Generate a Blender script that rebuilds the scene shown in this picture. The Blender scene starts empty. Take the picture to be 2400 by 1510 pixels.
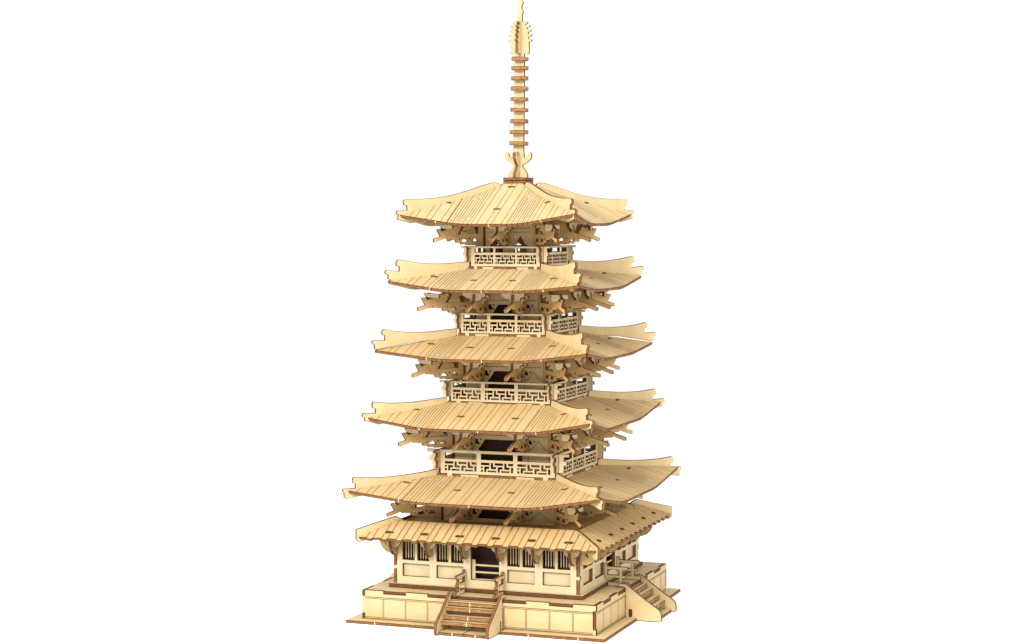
import bpy, math, random
from mathutils import Vector, Matrix
from mathutils.geometry import tessellate_polygon

scene = bpy.context.scene
C = scene.collection
MM = 0.001
random.seed(7)

# ------------------------------------------------------------------ camera
cam = bpy.data.cameras.new("camera")
cam.sensor_width = 36.0
cam.lens = 69.5816
cam.clip_start = 0.05
cam.clip_end = 100.0
cam_ob = bpy.data.objects.new("camera", cam)
C.objects.link(cam_ob)
yaw, pitch, roll = math.radians(20.29914), math.radians(-3.11794), math.radians(-0.11331)
fwd = Vector((-math.sin(yaw) * math.cos(pitch), math.cos(yaw) * math.cos(pitch), math.sin(pitch)))
rt0 = Vector((math.cos(yaw), math.sin(yaw), 0))
up0 = rt0.cross(fwd)
rt = rt0 * math.cos(roll) + up0 * math.sin(roll)
up = up0 * math.cos(roll) - rt0 * math.sin(roll)
M = Matrix((rt, up, -fwd)).transposed().to_4x4()
M.translation = Vector((483.4857, -1321.7669, 279.2373)) * MM
cam_ob.matrix_world = M
scene.camera = cam_ob

# ------------------------------------------------------------------ light
world = bpy.data.worlds.new("World")
scene.world = world
world.use_nodes = True
bg = world.node_tree.nodes["Background"]
bg.inputs["Color"].default_value = (1.0, 1.0, 1.0, 1)
bg.inputs["Strength"].default_value = 1.06

def softbox(name, loc, target, size, watts, col=(1, 1, 1)):
    l = bpy.data.lights.new(name, 'AREA')
    l.shape = 'SQUARE'
    l.size = size
    l.energy = watts
    l.color = col
    o = bpy.data.objects.new(name, l)
    C.objects.link(o)
    o.location = loc
    d = Vector(target) - Vector(loc)
    o.rotation_euler = d.to_track_quat('-Z', 'Y').to_euler()
    return o

softbox("softbox_key", (-0.15, -2.1, 1.35), (0, 0, 0.2), 0.7, 72.0, (1.0, 0.975, 0.955))
softbox("softbox_fill", (1.9, -1.0, 1.0), (0, 0, 0.2), 0.7, 30.0, (1.0, 0.975, 0.945))
softbox("softbox_side", (-1.9, -1.0, 1.0), (0, 0, 0.2), 0.7, 18.0, (1.0, 0.99, 0.97))

scene.view_settings.view_transform = 'Standard'
scene.view_settings.look = 'None'
scene.view_settings.exposure = 0.0
scene.view_settings.gamma = 1.0
scene.view_settings.use_curve_mapping = False
scene.cycles.max_bounces = 10
scene.cycles.diffuse_bounces = 6

# ------------------------------------------------------------------ materials
def nt_new(name):
    m = bpy.data.materials.new(name)
    m.use_nodes = True
    nt = m.node_tree
    return m, nt, nt.nodes["Principled BSDF"]

def node(nt, t, **kw):
    n = nt.nodes.new(t)
    for k, v in kw.items():
        setattr(n, k, v)
    return n

def ramp(nt, stops):
    r = node(nt, "ShaderNodeValToRGB")
    cr = r.color_ramp
    while len(cr.elements) < len(stops):
        cr.elements.new(0.5)
    for e, (p, c) in zip(cr.elements, stops):
        e.position = p
        e.color = (c[0], c[1], c[2], 1)
    return r

def birch(name, col, var=0.05, blotch=0.07):
    m, nt, b = nt_new(name)
    L = nt.links.new
    uv = node(nt, "ShaderNodeUVMap")
    mp = node(nt, "ShaderNodeMapping")
    mp.inputs["Scale"].default_value = (0.045, 1.1, 1)
    L(uv.outputs[0], mp.inputs["Vector"])
    n1 = node(nt, "ShaderNodeTexNoise")
    n1.inputs["Scale"].default_value = 1.0
    n1.inputs["Detail"].default_value = 4
    n1.inputs["Roughness"].default_value = 0.6
    L(mp.outputs[0], n1.inputs["Vector"])
    mp2 = node(nt, "ShaderNodeMapping")
    mp2.inputs["Scale"].default_value = (0.05, 0.10, 1)
    L(uv.outputs[0], mp2.inputs["Vector"])
    n2 = node(nt, "ShaderNodeTexNoise")
    n2.inputs["Scale"].default_value = 1.0
    n2.inputs["Detail"].default_value = 3
    L(mp2.outputs[0], n2.inputs["Vector"])
    # fine grain
    mp3 = node(nt, "ShaderNodeMapping")
    mp3.inputs["Scale"].default_value = (0.25, 5.0, 1)
    L(uv.outputs[0], mp3.inputs["Vector"])
    n3 = node(nt, "ShaderNodeTexNoise")
    n3.inputs["Scale"].default_value = 1.0
    n3.inputs["Detail"].default_value = 2
    L(mp3.outputs[0], n3.inputs["Vector"])
    warm = (col[0] * 0.97, col[1] * 0.90, col[2] * 0.74)
    r2 = ramp(nt, [(0.30, warm), (0.62, col)])
    L(n2.outputs[0], r2.inputs[0])
    g1 = node(nt, "ShaderNodeMapRange")
    g1.inputs[1].default_value = 0.25; g1.inputs[2].default_value = 0.75
    g1.inputs[3].default_value = 1 - blotch; g1.inputs[4].default_value = 1 + blotch * 0.6
    L(n1.outputs[0], g1.inputs[0])
    g3 = node(nt, "ShaderNodeMapRange")
    g3.inputs[1].default_value = 0.25; g3.inputs[2].default_value = 0.75
    g3.inputs[3].default_value = 0.955; g3.inputs[4].default_value = 1.03
    L(n3.outputs[0], g3.inputs[0])
    oi = node(nt, "ShaderNodeObjectInfo")
    go = node(nt, "ShaderNodeMapRange")
    go.inputs[3].default_value = 1 - var; go.inputs[4].default_value = 1 + var
    L(oi.outputs["Random"], go.inputs[0])
    m1 = node(nt, "ShaderNodeMath", operation='MULTIPLY')
    L(g1.outputs[0], m1.inputs[0]); L(g3.outputs[0], m1.inputs[1])
    m2 = node(nt, "ShaderNodeMath", operation='MULTIPLY')
    L(m1.outputs[0], m2.inputs[0]); L(go.outputs[0], m2.inputs[1])
    vm = node(nt, "ShaderNodeVectorMath", operation='SCALE')
    L(r2.outputs[0], vm.inputs[0]); L(m2.outputs[0], vm.inputs["Scale"])
    L(vm.outputs[0], b.inputs["Base Color"])
    b.inputs["Roughness"].default_value = 0.62
    b.inputs["Specular IOR Level"].default_value = 0.25
    bp = node(nt, "ShaderNodeBump")
    bp.inputs["Strength"].default_value = 0.12
    bp.inputs["Distance"].default_value = 0.0002
    L(n3.outputs[0], bp.inputs["Height"]); L(bp.outputs[0], b.inputs["Normal"])
    return m

def burnt_edge(name, dark, mid, light):
    m, nt, b = nt_new(name)
    L = nt.links.new
    uv = node(nt, "ShaderNodeUVMap")
    mp = node(nt, "ShaderNodeMapping")
    mp.inputs["Scale"].default_value = (0.30, 3.2, 1)
    L(uv.outputs[0], mp.inputs["Vector"])
    n1 = node(nt, "ShaderNodeTexNoise")
    n1.inputs["Scale"].default_value = 1.0
    n1.inputs["Detail"].default_value = 5
    n1.inputs["Roughness"].default_value = 0.7
    L(mp.outputs[0], n1.inputs["Vector"])
    r = ramp(nt, [(0.30, dark), (0.50, mid), (0.72, light)])
    L(n1.outputs[0], r.inputs[0])
    # the three veneers: darker glue lines across the thickness
    sep = node(nt, "ShaderNodeSeparateXYZ")
    L(uv.outputs[0], sep.inputs[0])
    lay = ramp(nt, [(0.0, (0.45, 0.40, 0.36)), (0.16, (1, 1, 1)), (0.40, (1.05, 1.05, 1.05)),
                    (0.52, (0.72, 0.68, 0.62)), (0.64, (1.05, 1.05, 1.05)), (0.86, (1, 1, 1)), (1.0, (0.45, 0.40, 0.36))])
    L(sep.outputs[1], lay.inputs[0])
    mx = node(nt, "ShaderNodeMix", data_type='RGBA', blend_type='MULTIPLY')
    mx.inputs[0].default_value = 1.0
    L(r.outputs[0], mx.inputs[6]); L(lay.outputs[0], mx.inputs[7])
    L(mx.outputs[2], b.inputs["Base Color"])
    b.inputs["Roughness"].default_value = 0.7
    b.inputs["Specular IOR Level"].default_value = 0.2
    return m

def plain(name, col, rough=0.8):
    m, nt, b = nt_new(name)
    L = nt.links.new
    tc = node(nt, "ShaderNodeTexCoord")
    n = node(nt, "ShaderNodeTexNoise")
    n.inputs["Scale"].default_value = 900.0
    n.inputs["Detail"].default_value = 2
    L(tc.outputs["Object"], n.inputs["Vector"])
    r = ramp(nt, [(0.3, tuple(c * 0.7 for c in col)), (0.7, tuple(min(1, c * 1.3) for c in col))])
    L(n.outputs[0], r.inputs[0]); L(r.outputs[0], b.inputs["Base Color"])
    b.inputs["Roughness"].default_value = rough
    b.inputs["Specular IOR Level"].default_value = 0.15
    return m

PALE = birch("birch_pale", (0.492, 0.400, 0.248))
WARM = birch("birch_warm", (0.487, 0.372, 0.202), 0.045, 0.06)
HONEY = birch("birch_honey", (0.470, 0.338, 0.165), 0.05, 0.07)
GOLD = birch("birch_gold", (0.461, 0.309, 0.131), 0.09, 0.10)
EDGE = burnt_edge("laser_burnt_edge", (0.055, 0.020, 0.006), (0.165, 0.068, 0.019), (0.35, 0.18, 0.062))
EDGE_D = burnt_edge("laser_burnt_dark_edge", (0.035, 0.013, 0.004), (0.10, 0.037, 0.010), (0.22, 0.095, 0.028))
CHAR = plain("charred_line", (0.042, 0.016, 0.005))
ENGR = plain("engraved_line", (0.16, 0.070, 0.019))
HALO = plain("scorched_wood", (0.44, 0.28, 0.115))
EDGE_L = burnt_edge("light_burnt_edge", (0.10, 0.042, 0.012), (0.26, 0.125, 0.042), (0.42, 0.25, 0.10))
BROWN = burnt_edge("burnt_tab_end", (0.09, 0.032, 0.008), (0.18, 0.070, 0.018), (0.29, 0.13, 0.04))
TICK = plain("unburnt_tab_mark", (0.60, 0.48, 0.30))
SHADE = birch("painted_interior_shade", (0.026, 0.0112, 0.0045), 0.1, 0.25)  # near-black brown: shade of the interiors painted as wood colour
FACE_, EDGE_, CHAR_, ENGR_, TICK_, HALO_, BROWN_ = range(7)

def mats(face=WARM, edge=EDGE):
    return [face, edge, CHAR, ENGR, TICK, HALO, BROWN]

# ------------------------------------------------------------------ mesh builder (all in mm)
class MB:
    def __init__(s):
        s.v = []; s.f = []; s.m = []; s.uv = []
    def face(s, pts, mat, uvs):
        i = len(s.v)
        s.v += [(p[0] * MM, p[1] * MM, p[2] * MM) for p in pts]
        s.f.append(tuple(range(i, i + len(pts))))
        s.m.append(mat); s.uv.append(uvs)
    def build(s, name, materials, parent=None, loc=None):
        me = bpy.data.meshes.new(name)
        me.from_pydata(s.v, [], s.f)
        for mt in materials:
            me.materials.append(mt)
        me.polygons.foreach_set("material_index", s.m)
        ul = me.uv_layers.new(name="UVMap")
        flat = []
        for u in s.uv:
            for a in u:
                flat += [a[0], a[1]]
        ul.data.foreach_set("uv", flat)
        me.update()
        o = bpy.data.objects.new(name, me)
        C.objects.link(o)
        if parent is not None:
            o.parent = parent
        return o

def area2(p):
    return sum(p[i][0] * p[(i + 1) % len(p)][1] - p[(i + 1) % len(p)][0] * p[i][1] for i in range(len(p)))

def inset(loop, c):
    n = len(loop); out = []
    for i in range(n):
        a, b, d = loop[i - 1], loop[i], loop[(i + 1) % n]
        e1 = (b[0] - a[0], b[1] - a[1]); e2 = (d[0] - b[0], d[1] - b[1])
        l1 = math.hypot(*e1) or 1; l2 = math.hypot(*e2) or 1
        n1 = (-e1[1] / l1, e1[0] / l1); n2 = (-e2[1] / l2, e2[0] / l2)
        mx, my = n1[0] + n2[0], n1[1] + n2[1]
        k = mx * mx + my * my
        f = min(2.0 / k if k > 1e-6 else 1, 1.6)
        out.append((b[0] + c * mx * f, b[1] + c * my * f))
    return out

class Frame:
    """u, v, n -> mm point"""
    def __init__(s, O, U, V):
        s.O = Vector(O); s.U = Vector(U).normalized(); s.V = Vector(V).normalized(); s.N = s.U.cross(s.V)
    def __call__(s, u, v, n=0.0):
        return s.O + s.U * u + s.V * v + s.N * n

def plate(mb, outline, holes, fr, n0, n1, c=0.27, swap=False, edge=EDGE_, face=0):
    """laser cut sheet: faces, thin charred arris, burnt cut edge"""
    loops = []
    o = list(outline)
    if area2(o) < 0: o.reverse()
    loops.append(o)
    for h in holes:
        h = list(h)
        if area2(h) > 0: h.reverse()
        loops.append(h)
    ins = [inset(l, c) for l in loops]
    du, dv = random.uniform(0, 500), random.uniform(0, 500)
    def fuv(p):
        return (p[1] + du, p[0] + dv) if swap else (p[0] + du, p[1] + dv)
    flat = [p for l in ins for p in l]
    tris = tessellate_polygon([[Vector((p[0], p[1], 0)) for p in l] for l in ins])
    for t in tris:
        q = [flat[i] for i in t]
        if area2(q) < 0: q.reverse()
        mb.face([fr(p[0], p[1], n1) for p in q], face, [fuv(p) for p in q])
        q.reverse()
        mb.face([fr(p[0], p[1], n0) for p in q], FACE_, [fuv(p) for p in q])
    for l, k in zip(loops, ins):
        s = random.uniform(0, 300)
        for i in range(len(l)):
            j = (i + 1) % len(l)
            a, b, ka, kb = l[i], l[j], k[i], k[j]
            d = math.hypot(b[0] - a[0], b[1] - a[1])
            mb.face([fr(a[0], a[1], n1 - c), fr(b[0], b[1], n1 - c), fr(kb[0], kb[1], n1), fr(ka[0], ka[1], n1)], CHAR_,
                    [(s, 0), (s + d, 0), (s + d, 1), (s, 1)])
            mb.face([fr(a[0], a[1], n0 + c), fr(b[0], b[1], n0 + c), fr(b[0], b[1], n1 - c), fr(a[0], a[1], n1 - c)], edge,
                    [(s, 0), (s + d, 0), (s + d, 1), (s, 1)])
            mb.face([fr(ka[0], ka[1], n0), fr(kb[0], kb[1], n0), fr(b[0], b[1], n0 + c), fr(a[0], a[1], n0 + c)], CHAR_,
                    [(s, 0), (s + d, 0), (s + d, 1), (s, 1)])
            s += d

def strip(mb, pts, w, fr, n, mat=ENGR_):
    """engraved line: thin ribbon lying just proud of a sheet"""
    for a, b in zip(pts, pts[1:]):
        dx, dy = b[0] - a[0], b[1] - a[1]
        l = math.hypot(dx, dy) or 1
        ox, oy = -dy / l * w / 2, dx / l * w / 2
        q = [(a[0] - ox, a[1] - oy), (b[0] - ox, b[1] - oy), (b[0] + ox, b[1] + oy), (a[0] + ox, a[1] + oy)]
        q = [fr(p[0], p[1], n) for p in q]
        mb.face(q, mat, [(0, 0), (l, 0), (l, 1), (0, 1)])

def rect(x0, y0, x1, y1):
    return [(x0, y0), (x1, y0), (x1, y1), (x0, y1)]

def circle(x, y, r, n=10, a0=0.0, a1=2 * math.pi):
    k = n if abs(a1 - a0 - 2 * math.pi) < 1e-6 else n - 1
    return [(x + r * math.cos(a0 + (a1 - a0) * i / k), y + r * math.sin(a0 + (a1 - a0) * i / k)) for i in range(n)]

def slot(x, y, w, h, n=5):
    """stadium"""
    r = h / 2; a = w / 2 - r
    return [(x + a + r * math.cos(t), y + r * math.sin(t)) for t in [-math.pi / 2 + math.pi * i / n for i in range(n + 1)]] + \
           [(x - a + r * math.cos(t), y + r * math.sin(t)) for t in [math.pi / 2 + math.pi * i / n for i in range(n + 1)]]

def front(h, dz=0.0):
    """frame of the front face at distance h: u = x, v = z, n = outwards (-y)"""
    return Frame((0, -h, dz), (1, 0, 0), (0, 0, 1))

def side_plate(x):
    """vertical sheet square to the front face: u = distance outwards (-y), v = z, n = -x .. use centred thickness"""
    return Frame((x, 0, 0), (0, -1, 0), (0, 0, 1))

def diag_plate():
    """vertical sheet on the diagonal towards the (+x, -y) corner"""
    return Frame((0, 0, 0), (1, -1, 0), (0, 0, 1))

def level(z):
    return Frame((0, 0, z), (1, 0, 0), (0, 1, 0))

def sq(h):
    return rect(-h, -h, h, h)

def turn(o, k, parent=None):
    """a copy of a part turned k quarter turns"""
    c = o.copy(); C.objects.link(c)
    c.rotation_euler = (0, 0, k * math.pi / 2)
    if parent is not None: c.parent = parent
    return c

def four(o):
    """copies round the four sides (with copies of the children)"""
    res = [o]
    for k in (1, 2, 3):
        c = turn(o, k)
        for ch in list(o.children):
            d = ch.copy(); C.objects.link(d); d.parent = c
        res.append(c)
    return res

# ------------------------------------------------------------------ the table top
def build_table():
    mb = MB()
    n = 96; r = 820.0
    ring = [(r * math.cos(2 * math.pi * i / n), r * math.sin(2 * math.pi * i / n)) for i in range(n)]
    mb.face([Vector((x, y, -2.12)) for x, y in ring], 0, ring)
    mb.face([Vector((x, y, -24.0)) for x, y in reversed(ring)], 0, ring)
    for i in range(n):
        (x0, y0), (x1, y1) = ring[i], ring[(i + 1) % n]
        mb.face([Vector((x0, y0, -24.0)), Vector((x1, y1, -24.0)), Vector((x1, y1, -2.12)), Vector((x0, y0, -2.12))], 0, [(0, 0), (1, 0), (1, 1), (0, 1)])
    m, nt, b = nt_new("white_paper")
    L = nt.links.new
    tc = node(nt, "ShaderNodeTexCoord")
    nz = node(nt, "ShaderNodeTexNoise"); nz.inputs["Scale"].default_value = 3.0
    L(tc.outputs["Object"], nz.inputs["Vector"])
    r2 = ramp(nt, [(0.3, (0.90, 0.90, 0.90)), (0.7, (0.915, 0.915, 0.915))])
    L(nz.outputs[0], r2.inputs[0]); L(r2.outputs[0], b.inputs["Base Color"])
    b.inputs["Roughness"].default_value = 0.9
    b.inputs["Specular IOR Level"].default_value = 0.0
    o = mb.build("tabletop", [m])
    o["kind"] = "structure"
build_table()

T = 2.1
pagoda = bpy.data.objects.new("pagoda_model", None)
C.objects.link(pagoda)
pagoda.empty_display_size = 0.05
pagoda["label"] = "pale laser-cut plywood pagoda model with five flared roofs and a tall ringed spire"
pagoda["category"] = "wooden model"

# ------------------------------------------------------------------ base plate
def build_base():
    mb = MB()
    H, n, w = 93.5, 84.5, 20.0
    o = []
    for k in range(4):
        a = [(-H, -H), (-w, -H), (-w, -n), (w, -n), (w, -H)]
        for x, y in a:
            for _ in range(k):
                x, y = -y, x
            o.append((x, y))
    plate(mb, o, [], level(0), -T, 0, edge=EDGE_)
    fr = Frame((0, -H, 0), (1, 0, 0), (0, 0, 1))
    for x in (-72, 40, 75):
        mb.face([fr(x, -T + .1, .05), fr(x + .7, -T + .1, .05), fr(x + .5, -.1, .05), fr(x - .1, -.1, .05)], TICK_, [(0, 0)] * 4)
    return mb.build("base_plate", mats(WARM), pagoda)
build_base()

# ------------------------------------------------------------------ platform
def build_platform():
    H, Z = 85.0, 20.2
    tabs = [(-68.8, -52.2, 0), (-52.2, -35.8, 1), (-35.8, -19.0, 0), (-19, 19, 2), (19, 35.6, 0), (35.6, 52.2, 1), (52.2, 68.7, 0)]
    mb = MB()
    # top plate with notches round its rim
    o = []
    for k in range(4):
        side = [(-H + T, -H + T), (-68.8, -H + T)]
        for a, b, t in tabs:
            if t == 1:
                side += [(a, -H + T), (b, -H + T)]
            elif t == 0:
                side += [(a, -H + .12), (b, -H + .12)]
            else:
                side += [(a, -H + .12), (b, -H + .12)]
        side += [(68.7, -H + T)]
        for x, y in side:
            for _ in range(k):
                x, y = -y, x
            o.append((x, y))
    plate(mb, o, [], level(Z), -T, -0.02)
    top = mb.build("platform", mats(WARM, EDGE_D), pagoda)
    # one wall with interlocking ends
    mb = MB()
    f = front(H)
    zt = Z - T
    o = [(-H + T, 0.02), (H, 0.02), (H, 4.0), (H - T, 4.0), (H - T, 16.2), (H, 16.2), (H, Z), (68.7, Z), (68.7, zt), (52.2, zt), (52.2, Z), (35.6, Z), (35.6, zt),
         (-35.8, zt), (-35.8, Z), (-52.2, Z), (-52.2, zt), (-68.8, zt), (-68.8, Z), (-H + T, Z), (-H + T, 16.2), (-H, 16.2), (-H, 4.0), (-H + T, 4.0)]
    plate(mb, o, [], f, -T, 0, edge=EDGE_)
    for z in (15.4, 14.5, 1.6, 0.7):
        strip(mb, [(-H + T + .4, z), (-19.5, z)], 0.42, f, 0.05, CHAR_ if z in (15.4, .7) else ENGR_)
        strip(mb, [(19.5, z), (H - T - .2, z)], 0.42, f, 0.05, CHAR_ if z in (15.4, .7) else ENGR_)
    for x in (-68.9, -52.3, -36, -19.8, 19.6, 35.6, 52.3, 68.8):
        for d in (-.35, .35):
            strip(mb, [(x + d, 1.6), (x + d, 14.5)], 0.36, f, 0.05)
    w = mb.build("platform_wall", mats(WARM, EDGE_D), top)
    four(w)
    return top
build_platform()

# ------------------------------------------------------------------ staircases
def build_stairs():
    XI, XO = 17.6, 19.7
    mb = MB()
    # two ground boards between the side boards
    plate(mb, rect(-16.9, -107.9, -0.1, -85.2), [], level(0), -T, 0)
    plate(mb, rect(0.1, -107.9, 16.9, -85.2), [], level(0), -T, 0)
    f = Frame((0, -107.9, 0), (1, 0, 0), (0, 0, 1))
    for x in (-8, 8.6):
        mb.face([fr_p for fr_p in (f(x, -T + .1, .05), f(x + .7, -T + .1, .05), f(x + .7, -.1, .05), f(x, -.1, .05))], TICK_, [(0, 0)] * 4)
    # riser board behind the steps
    plate(mb, rect(-17.5, 0.02, 17.5, 17.9), [], front(86.3), 0, 1.2)
    st = mb.build("staircase", mats(WARM, EDGE), pagoda)
    prof = [(85.1, -1.7), (110.3, -1.7), (111.1, -0.8), (111.2, 2.4), (110.6, 5.0), (109.0, 6.9), (99.0, 13.3), (87.6, 21.8), (86.2, 22.9), (84.6, 23.4),
            (81.6, 23.2), (79.6, 22.5), (79.5, 21.3), (84.6, 20.9), (85.1, 20.3)]
    hole = [(p[0], p[1]) for p in slot(0, 0, 5.4, 2.1)]
    hole = [(88.9 + y, 3.2 + x) for x, y in hole]
    for x0 in (-XO, XI):
        mb = MB()
        fr = side_plate(x0)          # n = U x V = (0,-1,0)x(0,0,1) = (-1,0,0)
        plate(mb, prof, [hole], fr, -T, 0)
        plate(mb, [(p[0], p[1]) for p in [(88.9 - .7 + 0, .9), (88.9 + .7, .9), (88.9 + .7, 5.5), (88.9 - .7, 5.5)]], [], fr, -T + .3, -.3, c=.05, face=BROWN_)
        mb.build("side_board", mats(WARM, EDGE), st)
    for d, z in ((90.2, 17.3), (94.5, 14.4), (99.2, 9.7), (103.2, 6.5)):
        mb = MB()
        plate(mb, rect(-XI + .05, -d, XI - .05, -d + 4.2), [], level(z), -2.7, 0)
        f = Frame((0, -d, z), (1, 0, 0), (0, 0, 1))
        x = random.uniform(-3, 1)
        mb.face([f(x, -2.6, .05), f(x + .7, -2.6, .05), f(x + .7, -.1, .05), f(x, -.1, .05)], TICK_, [(0, 0)] * 4)
        mb.build("step", mats(WARM, EDGE_L), st)
    # small railings on the platform at the head of the stair
    out = [(71.1, 20.25), (86.2, 20.25), (86.6, 21.0), (86.3, 22.6), (85.6, 23.2), (81.7, 23.2), (81.7, 26.1), (83.6, 26.1), (84.2, 26.8), (83.7, 28.1), (81.7, 28.1), (81.7, 31.7),
           (84.9, 31.7), (85.6, 32.3), (85.3, 33.8), (84.6, 34.1), (70.7, 34.1), (70.7, 36.0), (68.6, 36.0), (68.6, 26.1), (79.3, 26.1), (79.3, 23.2), (71.1, 23.2)]
    hol = [rect(70.9, 28.2, 79.3, 31.7)]
    for x0 in (-15.2, 13.1):
        mb = MB()
        plate(mb, out, hol, side_plate(x0), -T, 0)
        mb.build("stair_railing", mats(PALE, EDGE), st)
    r = four(st)
    r[0].location.x = -0.6 * MM
    r[0].location.y = -1.1 * MM
    return r
build_stairs()

# ------------------------------------------------------------------ plinth and hall
def build_hall():
    mb = MB()
    plate(mb, sq(70.9), [], level(23.1), -2.75, 0, edge=EDGE_)
    mb.build("hall_plinth", mats(PALE, EDGE_D), pagoda)
    H, Z0, Z1 = 68.4, 23.1, 55.0
    # flat ceiling board, parent of the hall walls
    mb = MB()
    plate(mb, sq(H - 3.2), [], level(Z1 + 2), -T, 0)
    hall = mb.build("hall", mats(PALE, EDGE_D), pagoda)
    wins = [(-61.5, -52.6), (-50.3, -41.5), (-36.0, -27.3), (-25.1, -16.2), (16.2, 25.0), (27.2, 35.9), (41.7, 50.3), (52.5, 61.3)]
    pans = [(-61.5, -41.5), (-36.0, -16.2), (16.2, 35.9), (41.7, 61.3)]
    holes = [rect(a, 39.8, b, 52.6) for a, b in wins] + [rect(a, 28.4, b, 37.3) for a, b in pans] + [rect(-10.6, 28.8, 10.0, 53.4)]
    TW = 2.4
    for k in range(4):
        mb = MB()
        e = 65.8
        if k % 2 == 0:
            o = [(-e, Z0), (e, Z0), (e, 33.2), (H, 33.2), (H, 35.6), (e, 35.6), (e, Z1), (-e, Z1), (-e, 35.6), (-H, 35.6), (-H, 33.2), (-e, 33.2)]
        else:
            o = [(-H, Z0), (H, Z0), (H, 33.15), (H - TW, 33.15), (H - TW, 35.65), (H, 35.65), (H, Z1), (-H, Z1), (-H, 35.65), (-H + TW, 35.65), (-H + TW, 33.15), (-H, 33.15)]
        plate(mb, o, holes, front(H), -TW, 0, c=.14, swap=True)
        w = mb.build("hall_wall", mats(PALE, EDGE), hall)
        w.rotation_euler = (0, 0, k * math.pi / 2)
    # inner sheet: solid lower panels, pointed window bars, door railing
    mb = MB()
    h2 = []
    for a, b in wins:
        c = (a + b) / 2
        cuts = [a - .8, c - 3.35, c - 2.45, c - 1.42, c - .52, c + .52, c + 1.42, c + 2.45, c + 3.35, b + .8]
        o = [(a - .8, 39.0), (b + .8, 39.0), (b + .8, 53.5)]
        for i in range(4, 0, -1):
            x0, x1 = cuts[2 * i - 1], cuts[2 * i]
            xm = (x0 + x1) / 2
            o += [(x1, 53.5), (x1, 41.6), (xm + .1, 39.9), (xm - .1, 39.9), (x0, 41.6), (x0, 53.5)]
        o += [(a - .8, 53.5)]
        h2.append(o)
    h2.append([(-10.9, 54.2), (-10.9, 42.6), (-8.1, 42.6), (-8.1, 39.5), (10.6, 39.5), (10.6, 54.2)])
    h2.append(rect(-8.1, 34.6, 10.6, 38.1))
    h2.append(rect(-8.1, 29.5, 10.6, 33.3))
    plate(mb, rect(-63.2, 23.2, 63.2, 54.8), h2, front(H - TW - .03), -1.6, 0, c=.1, swap=True)
    l = mb.build("window_lattice", mats(PALE, EDGE_D), hall)
    four(l)
    # added boards inside the hall, their dark colour standing in for interior shade
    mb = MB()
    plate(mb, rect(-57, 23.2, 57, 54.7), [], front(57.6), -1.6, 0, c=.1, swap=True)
    q = mb.build("hall_shade_board", mats(SHADE, EDGE_D), hall)
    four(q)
    return hall
build_hall()

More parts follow.
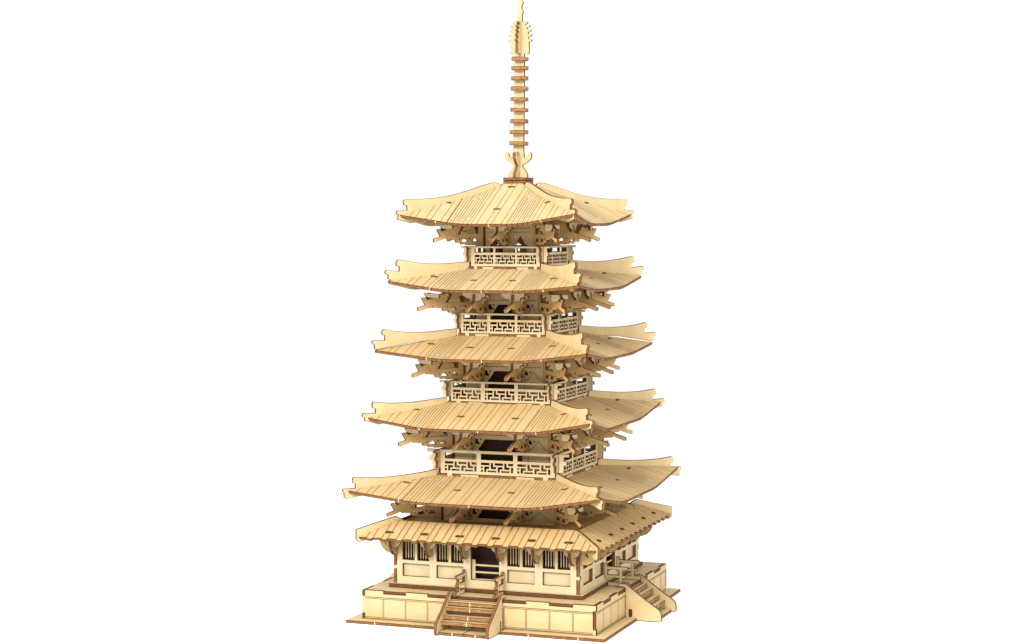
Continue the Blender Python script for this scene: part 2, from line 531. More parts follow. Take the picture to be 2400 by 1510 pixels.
# ------------------------------------------------------------------ lower roof over the hall
def build_lower_roof():
    ht, zt, hm, zm = 67.06, 66.9, 87.8, 57.3
    k = (zt - zm) / (hm - ht)
    ca = 1 / math.sqrt(1 + k * k); sa = k * ca
    ve = (hm - ht) / ca
    S = Vector((0, -ca, -sa))
    fr = Frame((0, -ht, zt), (1, 0, 0), -S)        # v upwards along the slope, n outwards
    mb = MB()
    # deck inside the ridge
    plate(mb, sq(ht - .6), [], level(64.3), -T, 0)
    f = level(64.3)
    for (x, y, w, h) in ((57, -60, 7, 1.8), (60, -53, 1.8, 7), (60, -42, 1.8, 6)):
        mb.face([f(x - w / 2, y - h / 2, .06), f(x + w / 2, y - h / 2, .06), f(x + w / 2, y + h / 2, .06), f(x - w / 2, y + h / 2, .06)], CHAR_, [(0, 0), (w, 0), (w, 1), (0, 1)])
    roof = mb.build("lower_roof", mats(GOLD, EDGE_D), pagoda)
    mb = MB()
    gap = 1.65
    prot = 1.5
    P = 11.1
    # eave profile from left to right
    bounds = []
    e = hm - gap
    bot = []
    x = -e
    tiles = []
    for i in range(-9, 10):
        c = i * P
        tiles.append((c - 2.3, c + 2.3, 1)); tiles.append((c + 2.3, c + P - 2.3, 0))
    for a, b, t in tiles:
        a2, b2 = max(a, -e), min(b, e)
        if b2 - a2 < 0.4: continue
        d = -ve - (prot if t else 0)
        if t:
            r = .8
            bot += [(a2 + .12, -ve - .0), (a2 + .12, d + r), (a2 + .12 + .3 * r, d + .3 * r), (a2 + .12 + r, d), (b2 - .12 - r, d), (b2 - .12 - .3 * r, d + .3 * r), (b2 - .12, d + r), (b2 - .12, -ve)]
        else:
            bot += [(a2, -ve), (b2, -ve)]
    cl = [bot[0]]
    for p in bot[1:]:
        if math.hypot(p[0] - cl[-1][0], p[1] - cl[-1][1]) > 0.15: cl.append(p)
    o = cl + [(ht - gap, 0), (-ht + gap, 0)]
    slots = [(-65.9 + 26.1 * i, -(80.9 - ht) / ca) for i in range(6)]
    plate(mb, o, [slot(a, b, 6.2, 2.6) for a, b in slots], fr, -T, 0, swap=True)
    for a, b in slots:
        plate(mb, slot(a, b, 5.9, 2.3), [], fr, -T + .3, -.35, c=.03, face=BROWN_)
    for i in range(-9, 10):
        for d in (-2.3, 2.3):
            x = i * P + d
            if abs(x) > e - 1.2: continue
            vt = min(0, -(abs(x) + gap - ht) / ca)
            segs = [(vt - .2, -ve)]
            for a, b in slots:
                if abs(x - a) < 3.0:
                    segs = [(vt - .2, b + 1.0), (b - 1.0, -ve)]
            for s0, s1 in segs:
                strip(mb, [(x, s0), (x, s1)], 1.7, fr, 0.04, HALO_)
                strip(mb, [(x, s0), (x, s1)], 0.52, fr, 0.07)
    pn = mb.build("roof_panel", mats(HONEY, EDGE), roof)
    four(pn)
    # hip boards
    mb = MB()
    prof = [(124.7, 55.2), (124.6, 62.5), (97.5, 69.3), (95.5, 69.7), (93.75, 69.5), (91.2, 68.3), (89.2, 66.8), (86.5, 62.0), (122.4, 53.2)]
    plate(mb, prof, [], diag_plate(), -1.05, 1.05)
    hb = mb.build("hip_board", mats(WARM, EDGE), roof)
    four(hb)
    hb.location.z = -2.9 * MM
    # eave brackets
    bp = [(68.45, 43.2), (72.5, 43.3), (75.6, 44.4), (78.2, 46.8), (79.8, 49.8), (80.8, 54.2), (80.8, 57.6), (68.45, 63.0)]
    cp = [(-6.5, 57.0), (-6.3, 52.8), (-4.8, 50.4), (-2.4, 49.0), (2.2, 49.0), (4.5, 50.4), (5.9, 52.8), (6.1, 57.0)]
    brs = []
    for i in range(6):
        x = -65.9 + 26.1 * i
        mb = MB()
        plate(mb, bp, [], side_plate(x + T / 2), 0, T)
        b = mb.build("eave_bracket", mats(GOLD, EDGE_D), roof)
        mb = MB()
        fr2 = Frame((x, -74.6, 0), (1, 0, 0), (0, 0, 1))
        plate(mb, cp, [], fr2, -1.8, 0)
        c = mb.build("bracket_crosspiece", mats(PALE, EDGE_D), roof)
        brs += [b, c]
    for b in brs:
        for k in (1, 2, 3):
            turn(b, k)
    return roof
build_lower_roof()

# ------------------------------------------------------------------ storeys, balconies, upper roofs
#     deck z, rail base..  (index = roof number 1..5)
ROOF = {
    1: dict(ht=45.2, zt=96.4, hk=93.0, zk=91.65, zm=83.6, u1=31.2, u2=51.0, off=(-1.7, 1.1, 0.6, 0), b=19.7),
    2: dict(ht=39.5, zt=147.6, hk=82.5, zk=140.7, zm=133.1, u1=33.2, u2=49.8, off=(-1.0, .5, .5, 0), b=20.0),
    3: dict(ht=33.9, zt=194.3, hk=77.8, zk=186.0, zm=180.7, u1=24.2, u2=38.6, off=(0, .8, -.7, 0), b=15.1),
    4: dict(ht=28.4, zt=241.0, hk=70.7, zk=233.2, zm=227.6, u1=21.2, u2=37.8, off=(.4, -1.4, 1.2, 0), b=14.3),
    5: dict(ht=8.6, zt=301.0, hk=65.2, zk=279.4, zm=272.6, u1=14.2, u2=29.2, off=(-.2, .2, 0, 0), b=0.0),
}
SHIFT = Vector((-0.9, 0.3, 0)) * MM

FIN = {
    1: [(131.0, 84.5), (132.5, 86.0), (132.4, 88.6), (133.5, 89.4), (133.6, 90.9), (132.6, 91.7), (124.3, 91.7), (124.2, 94.6), (125.9, 95.2), (126.5, 96.6), (126.2, 98.6), (124.9, 99.5),
        (115.0, 98.5), (105.9, 98.2), (96, 98.3), (86.3, 98.9), (75, 100.0), (66.5, 101.1), (63.3, 101.3)],
    2: [(114.8, 137.0), (117.0, 137.3), (117.0, 139.8), (118.6, 140.3), (118.8, 141.9), (117.8, 143.0), (109.1, 142.6), (109.0, 145.5), (111.0, 146.0), (111.6, 147.6), (111.3, 149.8), (110.3, 150.5),
        (103, 149.6), (96.9, 149.1), (89, 149.0), (81.0, 149.2), (73, 149.8), (64.9, 150.7), (57.5, 151.4), (55.5, 151.5)],
    3: [(107.5, 186.0), (109.6, 186.9), (109.6, 189.6), (111.1, 190.1), (111.5, 191.7), (110.4, 192.7), (102.0, 192.4), (101.8, 195.6), (103.6, 196.1), (104.1, 197.7), (103.5, 199.7), (102.4, 200.2),
        (98, 199.2), (93.4, 198.4), (87, 197.8), (80.7, 197.5), (74, 197.4), (67.9, 197.6), (61, 198.1), (55.0, 198.7), (47.5, 199.2)],
    4: [(97.5, 234.2), (99.3, 234.7), (99.2, 237.5), (101.1, 238.1), (101.5, 239.7), (100.5, 240.7), (91.0, 239.8), (90.8, 242.9), (93.0, 243.6), (93.3, 245.5), (92.6, 247.4), (91.4, 248.0),
        (86, 247.1), (80.5, 246.1), (73, 245.2), (67, 244.85), (61.2, 244.7), (54, 244.9), (47, 245.4), (39.6, 245.9)],
    5: [(90.2, 275.4), (92.0, 275.6), (91.3, 279.1), (92.7, 279.5), (93.0, 281.0), (92.1, 282.0), (84.9, 282.3), (85.2, 285.4), (87.1, 285.8), (87.7, 287.4), (87.4, 288.9), (86.4, 289.6),
        (75, 289.9), (63.8, 290.8), (54, 292.2), (45.6, 294.1), (38, 296.3), (31.8, 298.3), (26.1, 300.0), (21.0, 301.4), (17.7, 301.7), (14.3, 300.9)],
}
FIN_BOTTOM = {3: [(103.0, 186.9), (93.5, 188.5), (80.8, 190.4), (67.9, 191.3), (59.9, 191.5), (48.3, 191.3)],
              4: [(98.3, 233.4), (88, 233.8), (77.3, 234.8), (68, 236.0), (61.3, 237.0), (48.3, 237.7), (40.4, 237.7)]}

class RoofShape:
    def __init__(s, d, zl, zr):
        s.ht, s.zt, s.zm = d['ht'], d['zt'], d['zm']
        hk, zk = d['hk'], d['zk']
        # iterate for the mid-eave distance consistent with the flared tip
        hm = hk - 2
        for _ in range(8):
            k = (s.zt - s.zm) / (hm - s.ht)
            ca = 1 / math.sqrt(1 + k * k); sa = k * ca
            hm = hk - (zk - s.zm) / ca * sa
        s.hm, s.ca, s.sa, s.k = hm, ca, sa, k
        s.ve = (hm - s.ht) / ca
        s.u1, s.u2, s.hk = d['u1'], d['u2'], hk
        wl = (s.u2 - s.u1) / 2 + (hk - s.u2)
        s.ml = (zl - s.zm) / ca / wl
        s.mr = (zr - s.zm) / ca / wl
    def n(s, u):
        m = s.mr if u > 0 else s.ml
        a = abs(u)
        if a <= s.u1: return 0.0
        if a <= s.u2: return m * (a - s.u1) ** 2 / (2 * (s.u2 - s.u1))
        return m * ((s.u2 - s.u1) / 2 + a - s.u2)
    def pt(s, u, v, n=0.0):
        """v measured down the slope"""
        dn = 0.5
        slope = (s.n(u + dn) - s.n(u - dn)) / (2 * dn)
        # local normal of the bent sheet
        l = math.sqrt(1 + slope * slope)
        uu = u - slope / l * n
        w = s.n(u) + n / l
        return Vector((uu, -(s.ht + v * s.ca + w * s.sa), s.zt - v * s.sa + w * s.ca))
    def vtop(s, u, gap=1.65):
        return max(0.0, (abs(u) + gap - s.ht - s.n(u) * s.sa) / s.ca)

def roof_panel(idx, d, zl, zr, parent, k):
    R = RoofShape(d, zl, zr)
    mb = MB()
    e = R.hk - 1.65
    us = [-e]
    while us[-1] < e - 1.6: us.append(us[-1] + 1.5)
    us.append(e)
    for x in (-R.ht + 1.65, R.ht - 1.65): us.append(x)
    us = sorted(us)
    du, dv = random.uniform(0, 500), random.uniform(0, 500)
    c = .27
    ve = R.ve
    def uvf(u, v): return (v + du, u + dv)
    cols = [(u, min(R.vtop(u), ve - .02)) for u in us]
    for (a, va), (b, vb) in zip(cols, cols[1:]):
        ce = ve - c
        va1, vb1 = min(va + c, ce - .001), min(vb + c, ce - .001)
        va1 = max(va1, va); vb1 = max(vb1, vb)
        mb.face([R.pt(a, ce), R.pt(b, ce), R.pt(b, vb1), R.pt(a, va1)], FACE_, [uvf(a, ce), uvf(b, ce), uvf(b, vb1), uvf(a, va1)])
        mb.face([R.pt(a, va, -T), R.pt(b, vb, -T), R.pt(b, ve, -T), R.pt(a, ve, -T)], FACE_, [uvf(a, va), uvf(b, vb), uvf(b, ve), uvf(a, ve)])
        # eave edge: arris, cut face, arris
        mb.face([R.pt(a, ve, -c), R.pt(b, ve, -c), R.pt(b, ce), R.pt(a, ce)], CHAR_, [(a, 0), (b, 0), (b, 1), (a, 1)])
        mb.face([R.pt(a, ve, -T + .12), R.pt(b, ve, -T + .12), R.pt(b, ve, -c), R.pt(a, ve, -c)], EDGE_, [(a + du, 0), (b + du, 0), (b + du, 1), (a + du, 1)])
        mb.face([R.pt(a, ve, -T), R.pt(b, ve, -T), R.pt(b, ve, -T + .12), R.pt(a, ve, -T + .12)], CHAR_, [(a, 0), (b, 0), (b, 1), (a, 1)])
        # hip / top edges
        mb.face([R.pt(b, vb, -c), R.pt(a, va, -c), R.pt(a, va1), R.pt(b, vb1)], CHAR_, [(a, 0), (b, 0), (b, 1), (a, 1)])
        mb.face([R.pt(b, vb, -T), R.pt(a, va, -T), R.pt(a, va, -c), R.pt(b, vb, -c)], EDGE_, [(a + du, 0), (b + du, 0), (b + du, 1), (a + du, 1)])
    for u, va in (cols[0], cols[-1]):
        q = [R.pt(u, va, 0), R.pt(u, ve, 0), R.pt(u, ve, -T), R.pt(u, va, -T)]
        if u > 0: q.reverse()
        mb.face(q, EDGE_, [(0, 0), (1, 0), (1, 1), (0, 1)])
    def line(u, v0, v1, w, mat, n=.05):
        if v1 - v0 < .3: return
        mb.face([R.pt(u - w / 2, v1, n), R.pt(u + w / 2, v1, n), R.pt(u + w / 2, v0, n), R.pt(u - w / 2, v0, n)], mat, [(0, 0), (1, 0), (1, 1), (0, 1)])
    # engraved tile lines in pairs
    for i in range(-12, 13):
        for dd in (-2.0, 2.0):
            u = 1.2 + 11.0 * i + dd
            if abs(u) > e - 3 or R.u1 - .3 < abs(u) < R.u2 + .3: continue
            line(u, R.vtop(u) + .25, ve - .1, .44, ENGR_)
    # living hinges: cuts from the eave and interleaved cuts
    for sg in (-1, 1):
        for j in range(9):
            u = sg * (R.u1 + (R.u2 - R.u1) * j / 8)
            vt = R.vtop(u)
            ln = ve - vt
            if j % 2 == 0:
                line(u, vt + ln * random.uniform(.14, .2), ve - .02, .40, CHAR_)
                line(u, vt + .2, vt + ln * .15, .3, ENGR_)
                a = R.pt(u - .2, ve + .05, -T); b = R.pt(u + .2, ve + .05, -T)
                mb.face([a, b, R.pt(u + .2, ve + .05, -.05), R.pt(u - .2, ve + .05, -.05)], CHAR_, [(0, 0), (1, 0), (1, 1), (0, 1)])
            else:
                line(u, vt + .1, vt + ln * random.uniform(.78, .86), .36, CHAR_ if j % 4 == 1 else ENGR_)
                line(u, vt + ln * .87, ve - .1, .3, ENGR_)
            line(u, vt + .5, ve - .3, .35, ENGR_, -T - .05)
    # tab slots (filled by the burnt tab ends)
    if idx < 5:
        sl = [(-d['b'], .62), (d['b'], .62), (-(d['b'] + 29.5 if idx != 2 else 55), .5), ((d['b'] + 29.5) if idx != 2 else 54, .5)]
        if idx == 1: sl[2], sl[3] = (-59, .5), (57, .5)
    else:
        sl = [(-37.5, .58), (0, .635), (36.5, .58), (0, .085)]
    fv = {1: (.5, .42), 2: (.52, .42), 3: (.5, .47), 4: (.54, .52), 5: (.63, .57)}[idx]
    for i, (u, t) in enumerate(sl):
        v = ve * (fv[0] if (i < 2 and idx < 5) else fv[1])
        if idx == 5: v = ve * (.64 if i == 1 else (.09 if i == 3 else .56))
        hw, hh = 2.8, 1.2
        for sc, n, mt in ((1.0, .08, CHAR_), (.86, .11, BROWN_)):
            pts = slot(0, 0, 2 * hw * sc, 2 * hh * (sc if sc == 1 else .7))
            mb.face([R.pt(u + x, v - y, n) for x, y in pts], mt, [(x, y + .5) for x, y in pts])
    # unburnt ticks on the eave
    for u in (random.uniform(-4, 2), random.uniform(-.62, -.5) * e, random.uniform(.5, .62) * e):
        mb.face([R.pt(u, ve + .06, -T + .05), R.pt(u + .5, ve + .06, -T + .05), R.pt(u + .4, ve + .06, -.05), R.pt(u - .1, ve + .06, -.05)], TICK_, [(0, 0)] * 4)
    o = mb.build("roof_panel", mats(HONEY if idx < 4 else WARM, EDGE), parent)
    o.rotation_euler = (0, 0, k * math.pi / 2)
    return R

def build_roof(idx):
    d = ROOF[idx]
    mb = MB()
    # board that closes the top of the storey
    hh = d['ht'] - 3.0 if idx < 5 else 17.5
    zc = d['zt'] - (0.4 if idx < 5 else 8.0)
    plate(mb, sq(hh), [], level(zc), -T, 0)
    roof = mb.build("upper_roof", mats(GOLD, EDGE_D), pagoda)
    roof.location = SHIFT
    zk = d['zk']; off = d['off']
    for k in range(4):
        R = roof_panel(idx, d, zk + off[k], zk + off[(k + 1) % 4], roof, k)
    for k in range(4):                     # hips: k = 0 towards (+x,-y), then anticlockwise; off index: L,F,R,back
        top = FIN[idx]
        r1, z1 = top[-1]
        raised = idx in FIN_BOTTOM and k in (1, 3)
        if raised:
            bot = list(reversed(FIN_BOTTOM[idx]))
        else:
            rt, zt = d['hk'] * 1.414, d['zk']
            bot = [(r1, d['zt'] - 2.6), (r1 + (rt - r1) * .35, d['zt'] - 2.6 + (zt - d['zt']) * .55), (r1 + (rt - r1) * .7, zt - 4.6), (top[0][0] - 8, zt - 6.0)]
        mb = MB()
        plate(mb, top + bot, [], diag_plate(), -1.05, 1.05, swap=True)
        f = mb.build("hip_board", mats(WARM, EDGE), roof)
        f.rotation_euler = (0, 0, k * math.pi / 2)
        f.location.z = off[(k + 1) % 4] * .4 * MM
    return roof
for i in range(1, 6):
    build_roof(i)

#        rail h, heights (top, opening top, opening bottom, lattice top, lattice bottom, base), bays, ends (arm, recess, tab)
RAIL = {
    1: dict(h=44.75, z=(114.9, 112.8, 108.65, 106.65, 100.3, 98.2), bays=((-39.1, -15.5), (-12.1, 11.7), (14.9, 38.9)), ends=(52.6, 48.7, 50.8)),
    2: dict(h=39.1, z=(162.7, 161.3, 158.3, 156.5, 150.2, 148.5), bays=((-35.0, -14.4), (-11.2, 10.6), (13.5, 34.6)), ends=(45.4, 42.3, 43.8)),
    3: dict(h=33.5, z=(210.2, 208.75, 205.9, 204.1, 197.6, 196.0), bays=((-29.3, -11.7), (-9.2, 8.9), (11.0, 28.9)), ends=(38.4, 35.7, 36.9)),
    4: dict(h=28.0, z=(256.85, 255.5, 252.5, 250.7, 244.6, 242.7), bays=((-22.8, -9.1), (-7.3, 7.3), (8.9, 22.8)), ends=(33.2, 30.85, 31.8)),
}
PAT = [
    [(0, 0), (165, 0), (165, 42), (0, 42)], [(0, 72), (35, 72), (35, 102), (0, 102)], [(0, 132), (35, 132), (35, 172), (0, 172)],
    [(65, 72), (160, 72), (160, 112), (105, 112), (105, 172), (65, 172)],
    [(195, 0), (235, 0), (235, 72), (295, 72), (295, 112), (195, 112)],
    [(270, 0), (430, 0), (430, 42), (270, 42)], [(135, 142), (300, 142), (300, 172), (135, 172)],
    [(330, 72), (425, 72), (425, 112), (370, 112), (370, 172), (330, 172)],
    [(460, 0), (500, 0), (500, 72), (560, 72), (560, 112), (460, 112)],
    [(535, 0), (630, 0), (630, 42), (535, 42)], [(400, 142), (560, 142), (560, 172), (400, 172)],
    [(590, 72), (630, 72), (630, 172), (590, 172)],
]
def build_balcony(i):
    d = RAIL[i]
    h = d['h']; zt, za, zb, zc, zl, z0 = d['z']
    arm, rec, tab = d['ends']
    RT = 2.0
    mb = MB()
    # floor board of the balcony with notched rim
    tb = (h * .75, h * .84)
    pt = (h * .31, h * .61)
    o = []
    for k in range(4):
        q = h - .1
        s = [(-q, -q)]
        for a, b in ((-tb[1], -tb[0]), (tb[0], tb[1])):
            s += [(a, -q), (a, -q + RT), (b, -q + RT), (b, -q)]
        for x, y in s:
            for _ in range(k): x, y = -y, x
            o.append((x, y))
    plate(mb, o, [], level(z0 - .03), -2.05, 0)
    fr = front(h)
    bal = mb.build("balcony", mats(GOLD, EDGE), pagoda)
    mb = MB()
    zlo = z0 + (zt - z0) * .22
    zr = zt - (zt - za) * .95
    zg1, zg2 = z0 + (zt - z0) * .70, z0 + (zt - z0) * .53
    hb = h - 2.3
    left = [(-hb, zlo), (-rec, zlo), (-rec, zg2), (-tab, zg2), (-tab, zg1), (-rec, zg1), (-rec, zr), (-arm, zr), (-arm, zt)]
    right = [(-x, z) for x, z in left]
    bott = [(-hb, z0), (-tb[1] + .1, z0), (-tb[1] + .1, z0 - 2.2), (-tb[0] - .1, z0 - 2.2), (-tb[0] - .1, z0), (tb[0] + .1, z0), (tb[0] + .1, z0 - 2.2), (tb[1] - .1, z0 - 2.2), (tb[1] - .1, z0), (hb, z0)]
    o = bott + right + list(reversed(left))
    holes = []
    for bi, (a, b) in enumerate(d['bays']):
        holes.append(rect(a, zb, b, za))
        sx = (b - a) / 630; sz = (zc - zl) / 172
        for p in PAT:
            holes.append([(a + x * sx, zc - y * sz) for x, y in p])
    plate(mb, o, holes, fr, -RT, 0, c=.09, edge=EDGE_)
    strip(mb, [(h + .15, zlo), (h + .15, zt)], .3, fr, .05, CHAR_)
    w = mb.build("railing_panel", mats(PALE, EDGE_D), bal)
    for k in (1, 2, 3):
        c = turn(w, k)
        c.location.z = .05 * MM * (k % 2)
    # tongues of the roof panels seen in the rim of the floor board
    for sg in (-1, 1):
        mb = MB()
        a, b = sorted((sg * pt[0], sg * pt[1]))
        plate(mb, rect(a, z0 - 2.15, b, z0 - .35), [], fr, -.6, .12, c=.08)
        g = mb.build("roof_tongue", mats(WARM, EDGE), bal)
        four(g)
for i in range(1, 5):
    build_balcony(i)

#          wall h, base z, top z, bracket x list, tip r on the diagonal, tip z, perpendicular tip distance
STOREY = {
    1: dict(h=42.5, z0=64.4, z1=96.0, bx=(-19.7, 19.7), rt=100.9, zt=71.9),
    2: dict(h=36.3, z0=98.2, z1=146.3, bx=(-20.0, 20.0), rt=92.0, zt=120.6),
    3: dict(h=30.3, z0=148.5, z1=193.6, bx=(-15.0, 15.0), rt=81.5, zt=168.2),
    4: dict(h=24.5, z0=196.0, z1=240.4, bx=(-14.3, 14.3), rt=77.2, zt=214.5),
    5: dict(h=19.3, z0=242.7, z1=291.0, bx=(0.0,), rt=65.1, zt=262.2),
}
def dome(x0, x1, z0, z1):
    m = (x0 + x1) / 2; w = x1 - x0
    return [(x0, z0), (x1, z0), (x1 - .02 * w, z0 + (z1 - z0) * .35), (x1 - .18 * w, z0 + (z1 - z0) * .72), (m, z1), (x0 + .18 * w, z0 + (z1 - z0) * .72), (x0 + .02 * w, z0 + (z1 - z0) * .35)]

def build_storey(i):
    d = STOREY[i]
    h, z0, z1, zt = d['h'], d['z0'], d['z1'], d['zt']
    # floor board inside the walls
    mb = MB()
    plate(mb, sq(h - 2.5), [], level(z0 + T), -T + .05, 0)
    st = mb.build("storey", mats(GOLD, EDGE_D), pagoda)
    st.location = SHIFT
    W = 2.0
    bxs = d['bx']
    zr = zt
    # wall
    mb = MB()
    fr = front(h)
    holes = []; lines = []
    def ogee(xc, hw, zb, zp, n=1.0):
        pts = [(-1, 0), (-.78, .03), (-.58, .16), (-.45, .42), (-.36, .48), (-.3, .66), (-.2, .74), (-.08, .93), (0, 1.0)]
        pts += [(-x, y) for x, y in reversed(pts[:-1])]
        return [(xc + hw * x, zb + (zp - zb) * y) for x, y in pts]
    if len(bxs) == 2:
        b = bxs[1]
        half = b - 3.8
        za = zr - 4.7
        top = zr + 1.4
        op = [(-half, z0 + 3), (half, z0 + 3), (half, za), (half - 1.5, za + .6), (half - 2.1, za + 2.6), (half - 3.2, za + 3.4), (half - 3.6, za + 4.7), (half - 5.0, top),
              (-half + 5.0, top), (-half + 3.6, za + 4.7), (-half + 3.2, za + 3.4), (-half + 2.1, za + 2.6), (-half + 1.5, za + .6), (-half, za)]
        holes.append(op)
        for sg in (-1, 1):
            xb = sg * b
            xc = sg * (b + h) / 2
            lines.append(ogee(xc, (h - b) / 2 - .8, zr - 4.9, zr + 1.4))
            # stepped openings beside the brackets, half-moons
            x0 = xb - sg * 1.3
            holes.append([(x0, zr + 1.6), (x0 - sg * 1.6, zr + 1.5), (x0 - sg * 2.0, zr - .4), (x0 - sg * 3.0, zr - 1.0), (x0 - sg * 3.2, zr - 1.9), (x0, zr - 1.9)])
            x0 = xb + sg * 1.3
            holes.append([(x0, zr + 1.8), (x0 + sg * 1.3, zr + 1.5), (x0 + sg * 1.5, zr + .7), (x0 + sg * 2.0, zr + .3), (x0 + sg * 2.1, zr - .8), (x0, zr - .8)])
            holes.append(circle(xb - sg * 5.2, zr + 1.5, .75, 6, math.pi, 2 * math.pi))
            holes.append(circle(xb + sg * 5.2, zr + 1.5, .7, 6, math.pi, 2 * math.pi))
        lines.append([(-b + 1.5, zr + 4.5), (b - 1.5, zr + 4.5)])
        for sg in (-1, 1):
            lines.append([(sg * (b + 1.2), zr + 4.5), (sg * (h - 2.3), zr + 4.5)])
            lines.append([(sg * (b + .6), z0 + 4), (sg * (b + .6), zr - 5)])
    else:
        for sg in (-1, 1):
            xc = sg * 9.0
            o = ogee(xc, 4.9, zr - 4.6, zr + 1.8)
            holes.append([(xc - 4.9, z0 + 3), (xc + 4.9, z0 + 3)] + list(reversed(o)))
            holes.append(circle(sg * 4.6, zr + 1.4, .8, 6, math.pi, 2 * math.pi))
            lines.append([(sg * 1.5, zr + 4.5), (sg * 16.5, zr + 4.5)])
            lines.append([(sg * 2.2, zr + 7.2), (sg * 16.5, zr + 7.2)])
    plate(mb, [(-h + W + .04, z0 + .06), (h, z0 + .06), (h, z1), (-h + W + .04, z1)], holes, fr, -W, 0, c=.1, edge=EDGE_, swap=True)
    for l in lines:
        strip(mb, l, .34, fr, .05, CHAR_)
    w = mb.build("storey_wall", mats(WARM, EDGE_D), st)
    four(w)
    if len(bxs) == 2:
        mb = MB()  # added dark board behind the opening, the storey's inner shade as colour
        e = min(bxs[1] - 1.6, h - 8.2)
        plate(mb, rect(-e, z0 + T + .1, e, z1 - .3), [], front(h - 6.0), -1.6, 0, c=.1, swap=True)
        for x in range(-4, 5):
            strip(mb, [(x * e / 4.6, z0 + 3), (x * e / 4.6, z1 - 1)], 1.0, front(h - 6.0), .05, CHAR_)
        q = mb.build("storey_shade_board", mats(SHADE, EDGE_D), st)
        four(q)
    # bracket sheet profile: a = distance out of the wall, z relative to the arm tip
    def prof(tip, prong):
        s = tip / 38.5
        lo = [(0, -5.6), (5 * s, -5.6), (5 * s, -4.7), (13.0 * s, -4.7), (13.6 * s, -3.9), (16.7 * s, -4.2), (17.8 * s, -3.7), (17.6 * s, -2.9), (20.7 * s, -3.0), (21.8 * s, -2.2), (21.2 * s, -1.1), (27.2 * s, -.45), (28.2 * s, -.4), (28.5 * s, .7), (tip - 1.3, -2.5), (tip, -2.2), (tip, 0)]
        if prong:
            hi = [(33.4 * s, 1.6), (36 * s, 6.5), (33.2 * s, 7.0), (32.3 * s, 5.2), (28.3 * s, 6.5), (8 * s, 14.0), (8 * s, 17.5), (0, 18.0)]
        else:
            hi = [(25.2 * s, 4.2), (24.8 * s, 9.2), (22.0 * s, 10.6), (8 * s, 15.0), (8 * s, 17.5), (0, 18)]
        ho = [[(22 * s, 2.9), (4 * s, 3.4), (4 * s, 9.3)] if prong else [(18 * s, 3.1), (4 * s, 3.4), (4 * s, 7.6)],
              dome(12.2 * s, 16.8 * s, -2.2, .4), dome(4.6 * s, 9.0 * s, -2.1, .6), circle(18.9 * s, -.1, .6, 8), circle(10.7 * s, .2, .6, 8)]
        return lo + hi, ho
    # corner brackets on the diagonals
    rc = h * 1.4142
    o, ho = prof(d['rt'] - rc, True)
    mb = MB()
    plate(mb, [(rc + a, zr + z) for a, z in o], [[(rc + a, zr + z) for a, z in q] for q in ho], diag_plate(), -1.0, 1.0, c=.12)
    cb = mb.build("corner_bracket", mats(GOLD, EDGE_D), st)
    four(cb)
    # brackets square to the walls, each with its crosspiece
    tip = d['rt'] - rc - 2.6
    o, ho = prof(tip, False)
    for x in bxs:
        mb = MB()
        plate(mb, [(h + a, zr + z) for a, z in o], [[(h + a, zr + z) for a, z in q] for q in ho[1:]], side_plate(x + 1.0), 0, 2.0, c=.12)
        b = mb.build("bracket", mats(GOLD, EDGE), st)
        mb = MB()
        s = tip / 38.5
        f2 = Frame((x, -(h + 23.0 * s), zr), (1, 0, 0), (0, 0, 1))
        cp = [(-8.5, 11), (-8.5, 8.4), (-6.4, 7.6), (-5.6, 6.7), (-2.6, 6.5), (-2.4, 4.6), (2.4, 4.6), (2.7, 5.2), (5.2, 5.4), (5.7, 7.4), (8.3, 8.5), (8.6, 11)]
        plate(mb, cp, [], f2, -1.0, 1.0, c=.12)
        c = mb.build("bracket_crosspiece", mats(PALE, EDGE_D), st)
        # lower, stepped block between the arm and the wall
        mb = MB()
        f4 = Frame((x, -(h + 11.5 * s), zr), (1, 0, 0), (0, 0, 1))
        bp = [(-6.6, 8.6), (-6.6, 6.6), (-5.2, 6.2), (-4.8, 4.8), (-3.2, 4.5), (-2.8, 2.6), (-1.2, 2.2), (1.2, 2.2), (2.8, 2.6), (3.2, 4.5), (4.8, 4.8), (5.2, 6.2), (6.6, 6.6), (6.6, 8.6)]
        plate(mb, bp, [circle(-4.0, 6.6, .6, 8), circle(4.0, 6.6, .6, 8)], f4, -1.0, 1.0, c=.14)
        g = mb.build("bracket_block", mats(WARM, EDGE_D), st)
        for k in (1, 2, 3):
            turn(b, k); turn(c, k); turn(g, k)
    # stepped spreader across each corner bracket
    mb = MB()
    q = 1 / math.sqrt(2)
    dc = rc + (d['rt'] - rc) * .50
    f5 = Frame((dc * q, -dc * q, zr), (1, 1, 0), (0, 0, 1))
    bp = [(-8.0, 9.6), (-8.0, 7.6), (-6.2, 7.0), (-5.6, 5.4), (-3.6, 5.0), (-3.0, 3.2), (-1.3, 2.8), (1.3, 2.8), (3.0, 3.2), (3.6, 5.0), (5.6, 5.4), (6.2, 7.0), (8.0, 7.6), (8.0, 9.6)]
    plate(mb, bp, [circle(-5.6, 7.4, .55, 8), circle(5.6, 7.4, .55, 8)], f5, -1.0, 1.0, c=.14)
    g = mb.build("corner_spreader", mats(WARM, EDGE_D), st)
    four(g)
    # short eave purlin ends near the corners
    s = tip / 38.5
    f2 = Frame((0, -(h + 24.5 * s), zr), (1, 0, 0), (0, 0, 1))
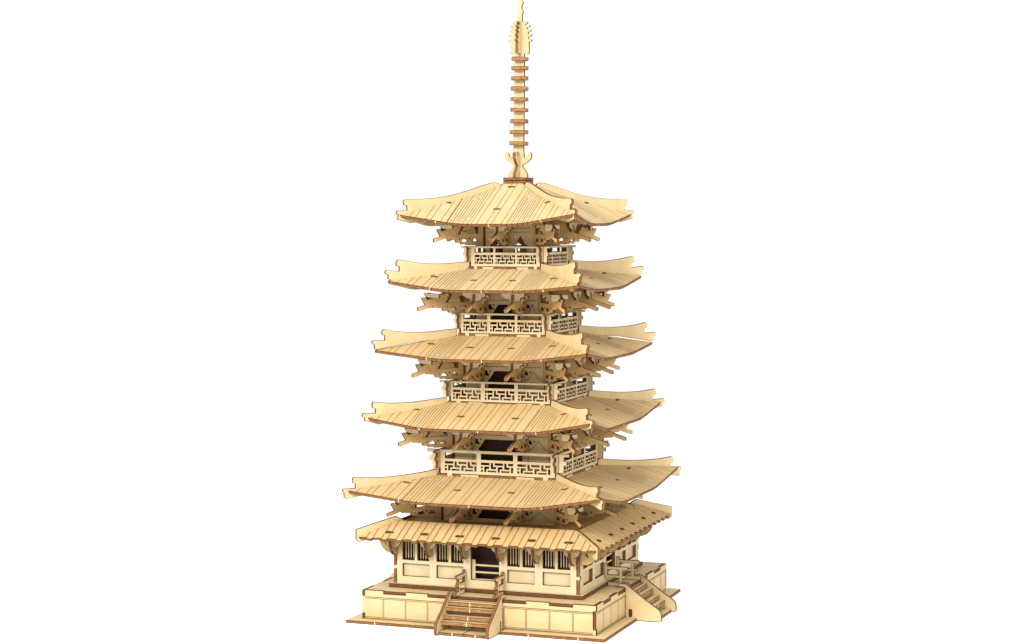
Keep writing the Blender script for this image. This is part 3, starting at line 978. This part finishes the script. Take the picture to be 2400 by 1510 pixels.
    for sg in (-1, 1):
        mb = MB()
        xa, xb = (sg * (h + 15.0 * s), sg * (h + 26.0 * s)) if sg < 0 else (h + 17.5 * s, h + 23.5 * s)
        q = [(xa, 6.4), (xb - sg * 3, 7.0), (xb, 8.8), (xb, 10.0), (xa, 9.6)] if sg < 0 else [(xa, 10.0), (xa, 6.2), (xa + 1.2, 5.2), (xb - 1.5, 5.4), (xb, 7.2), (xb, 10.0)]
        plate(mb, q, [], f2, -1.0, 1.0, c=.12)
        p = mb.build("eave_purlin", mats(PALE, EDGE_D), st)
        four(p)
for i in range(1, 6):
    build_storey(i)

# ------------------------------------------------------------------ spire
def build_spire():
    Z = 305.1
    half = [(7.3, 0), (7.1, 2.2), (5.9, 4.6), (4.4, 6.4), (3.3, 7.8), (3.3, 8.8), (4.2, 9.6), (6.4, 10.4), (8.2, 11.8), (9.5, 13.6), (10.0, 15.5), (9.9, 17.0), (9.2, 17.8), (8.2, 17.7), (7.4, 16.9),
            (6.9, 15.6), (6.3, 14.7), (5.6, 14.6), (5.0, 14.2), (4.4, 14.6), (4.1, 15.4), (4.4, 16.4), (4.1, 17.3), (3.95, 18.4), (3.8, 50), (3.55, 87.2)]
    teeth = [(7.0, 87.2), (6.9, 94.9)]
    for r, z, b in ((9.0, 96.5, 6.6), (8.8, 100.1, 6.4), (8.2, 103.4, 5.7), (7.4, 106.4, 4.6), (5.6, 109.0, 3.6)):
        teeth += [(b + .3, z - .75), (r - .5, z - .75), (r, z - .2), (r - .1, z + .6), (r - .7, z + .9), (b - .1, z + .9)]
    crown = teeth + [(3.2, 110.0), (1.5, 109.6)]
    topz = [(1.4, 114.5)] + [(2.15 * math.cos(a), 116.6 + 2.15 * math.sin(a)) for a in [-.75 + 1.75 * i / 6 for i in range(7)]] + \
           [(1.05, 118.8), (1.05, 121.3)] + [(1.95 * math.cos(a), 123.0 + 1.95 * math.sin(a)) for a in [-.9 + (math.pi / 2 + .9) * i / 8 for i in range(8)]]
    hp = half + crown + topz
    o = hp + [(-x, z) for x, z in reversed(hp)]
    mb = MB()
    f = Frame((0, 0, 0), (1, 0, 0), (0, 0, 1))
    plate(mb, o, [], f, -1.05, 1.05, c=.12, swap=True)
    sp = mb.build("spire", mats(WARM, EDGE_D), pagoda)
    sp.location = Vector((-0.4, 0, Z)) * MM
    sp.rotation_euler = (0, math.radians(0.95), 0)
    # crossing sheets at the foot and the crown
    g = Frame((0, 0, 0), (0, -1, 0), (0, 0, 1))
    foot = [(8.6, 0), (8.3, 3.2), (5.2, 5.8), (4.0, 8.0), (4.4, 9.2), (7.4, 11.2), (9.4, 13.8), (9.6, 17.7), (6.0, 17.7), (5.2, 15.5), (4.2, 14.6), (3.6, 18.0), (1.3, 18.0)]
    for nm, hp2 in (("spire_foot", [(1.1, 0)] + foot), ("spire_crown", [(1.1, 87.2)] + crown[:-1] + [(1.1, 109.8)])):
        mb = MB()
        plate(mb, hp2, [], g, -1.05, 1.05, c=.12, swap=True)
        plate(mb, [(-x, z) for x, z in hp2], [], g, -1.05, 1.05, c=.12, swap=True)
        mb.build(nm, mats(PALE, EDGE), sp)
    # nine rings
    for i, z in enumerate((388.8, 382.3, 375.1, 367.8, 360.4, 352.9, 344.9, 337.2, 329.3)):
        mb = MB()
        r = 5.9 + .09 * i
        fr = level(0)
        plate(mb, circle(0, 0, r + .15, 28), [rect(-3.7, -1.1, 3.7, 1.1)], fr, -1.33, 1.33, c=.2)
        a = -math.pi / 2 + .15 + .1 * (i % 3)
        p = [Vector(((r + .04) * math.cos(a + t), (r + .04) * math.sin(a + t), zz)) for t, zz in ((-.05, -1.1), (.05, -1.1), (.06, 1.1), (-.04, 1.1))]
        mb.face(p, TICK_, [(0, 0)] * 4)
        ring = mb.build("spire_ring", mats(WARM, EDGE_L), sp)
        ring.location = (0, 0, (z - Z) * MM)
        ring.rotation_euler = (math.radians(random.uniform(-2.2, 1.2)), math.radians(random.uniform(-.8, 2.4)), math.radians(random.uniform(-20, 20)))
    # two-layer square foot plate
    mb = MB()
    plate(mb, sq(8.4), [], level(305.1 - Z), -2.07, 0)
    plate(mb, sq(8.3), [], level(302.95 - Z), -2.07, 0)
    b = mb.build("spire_plinth", mats(WARM, EDGE), sp)
    b.rotation_euler = (0, -math.radians(0.95), 0)
build_spire()
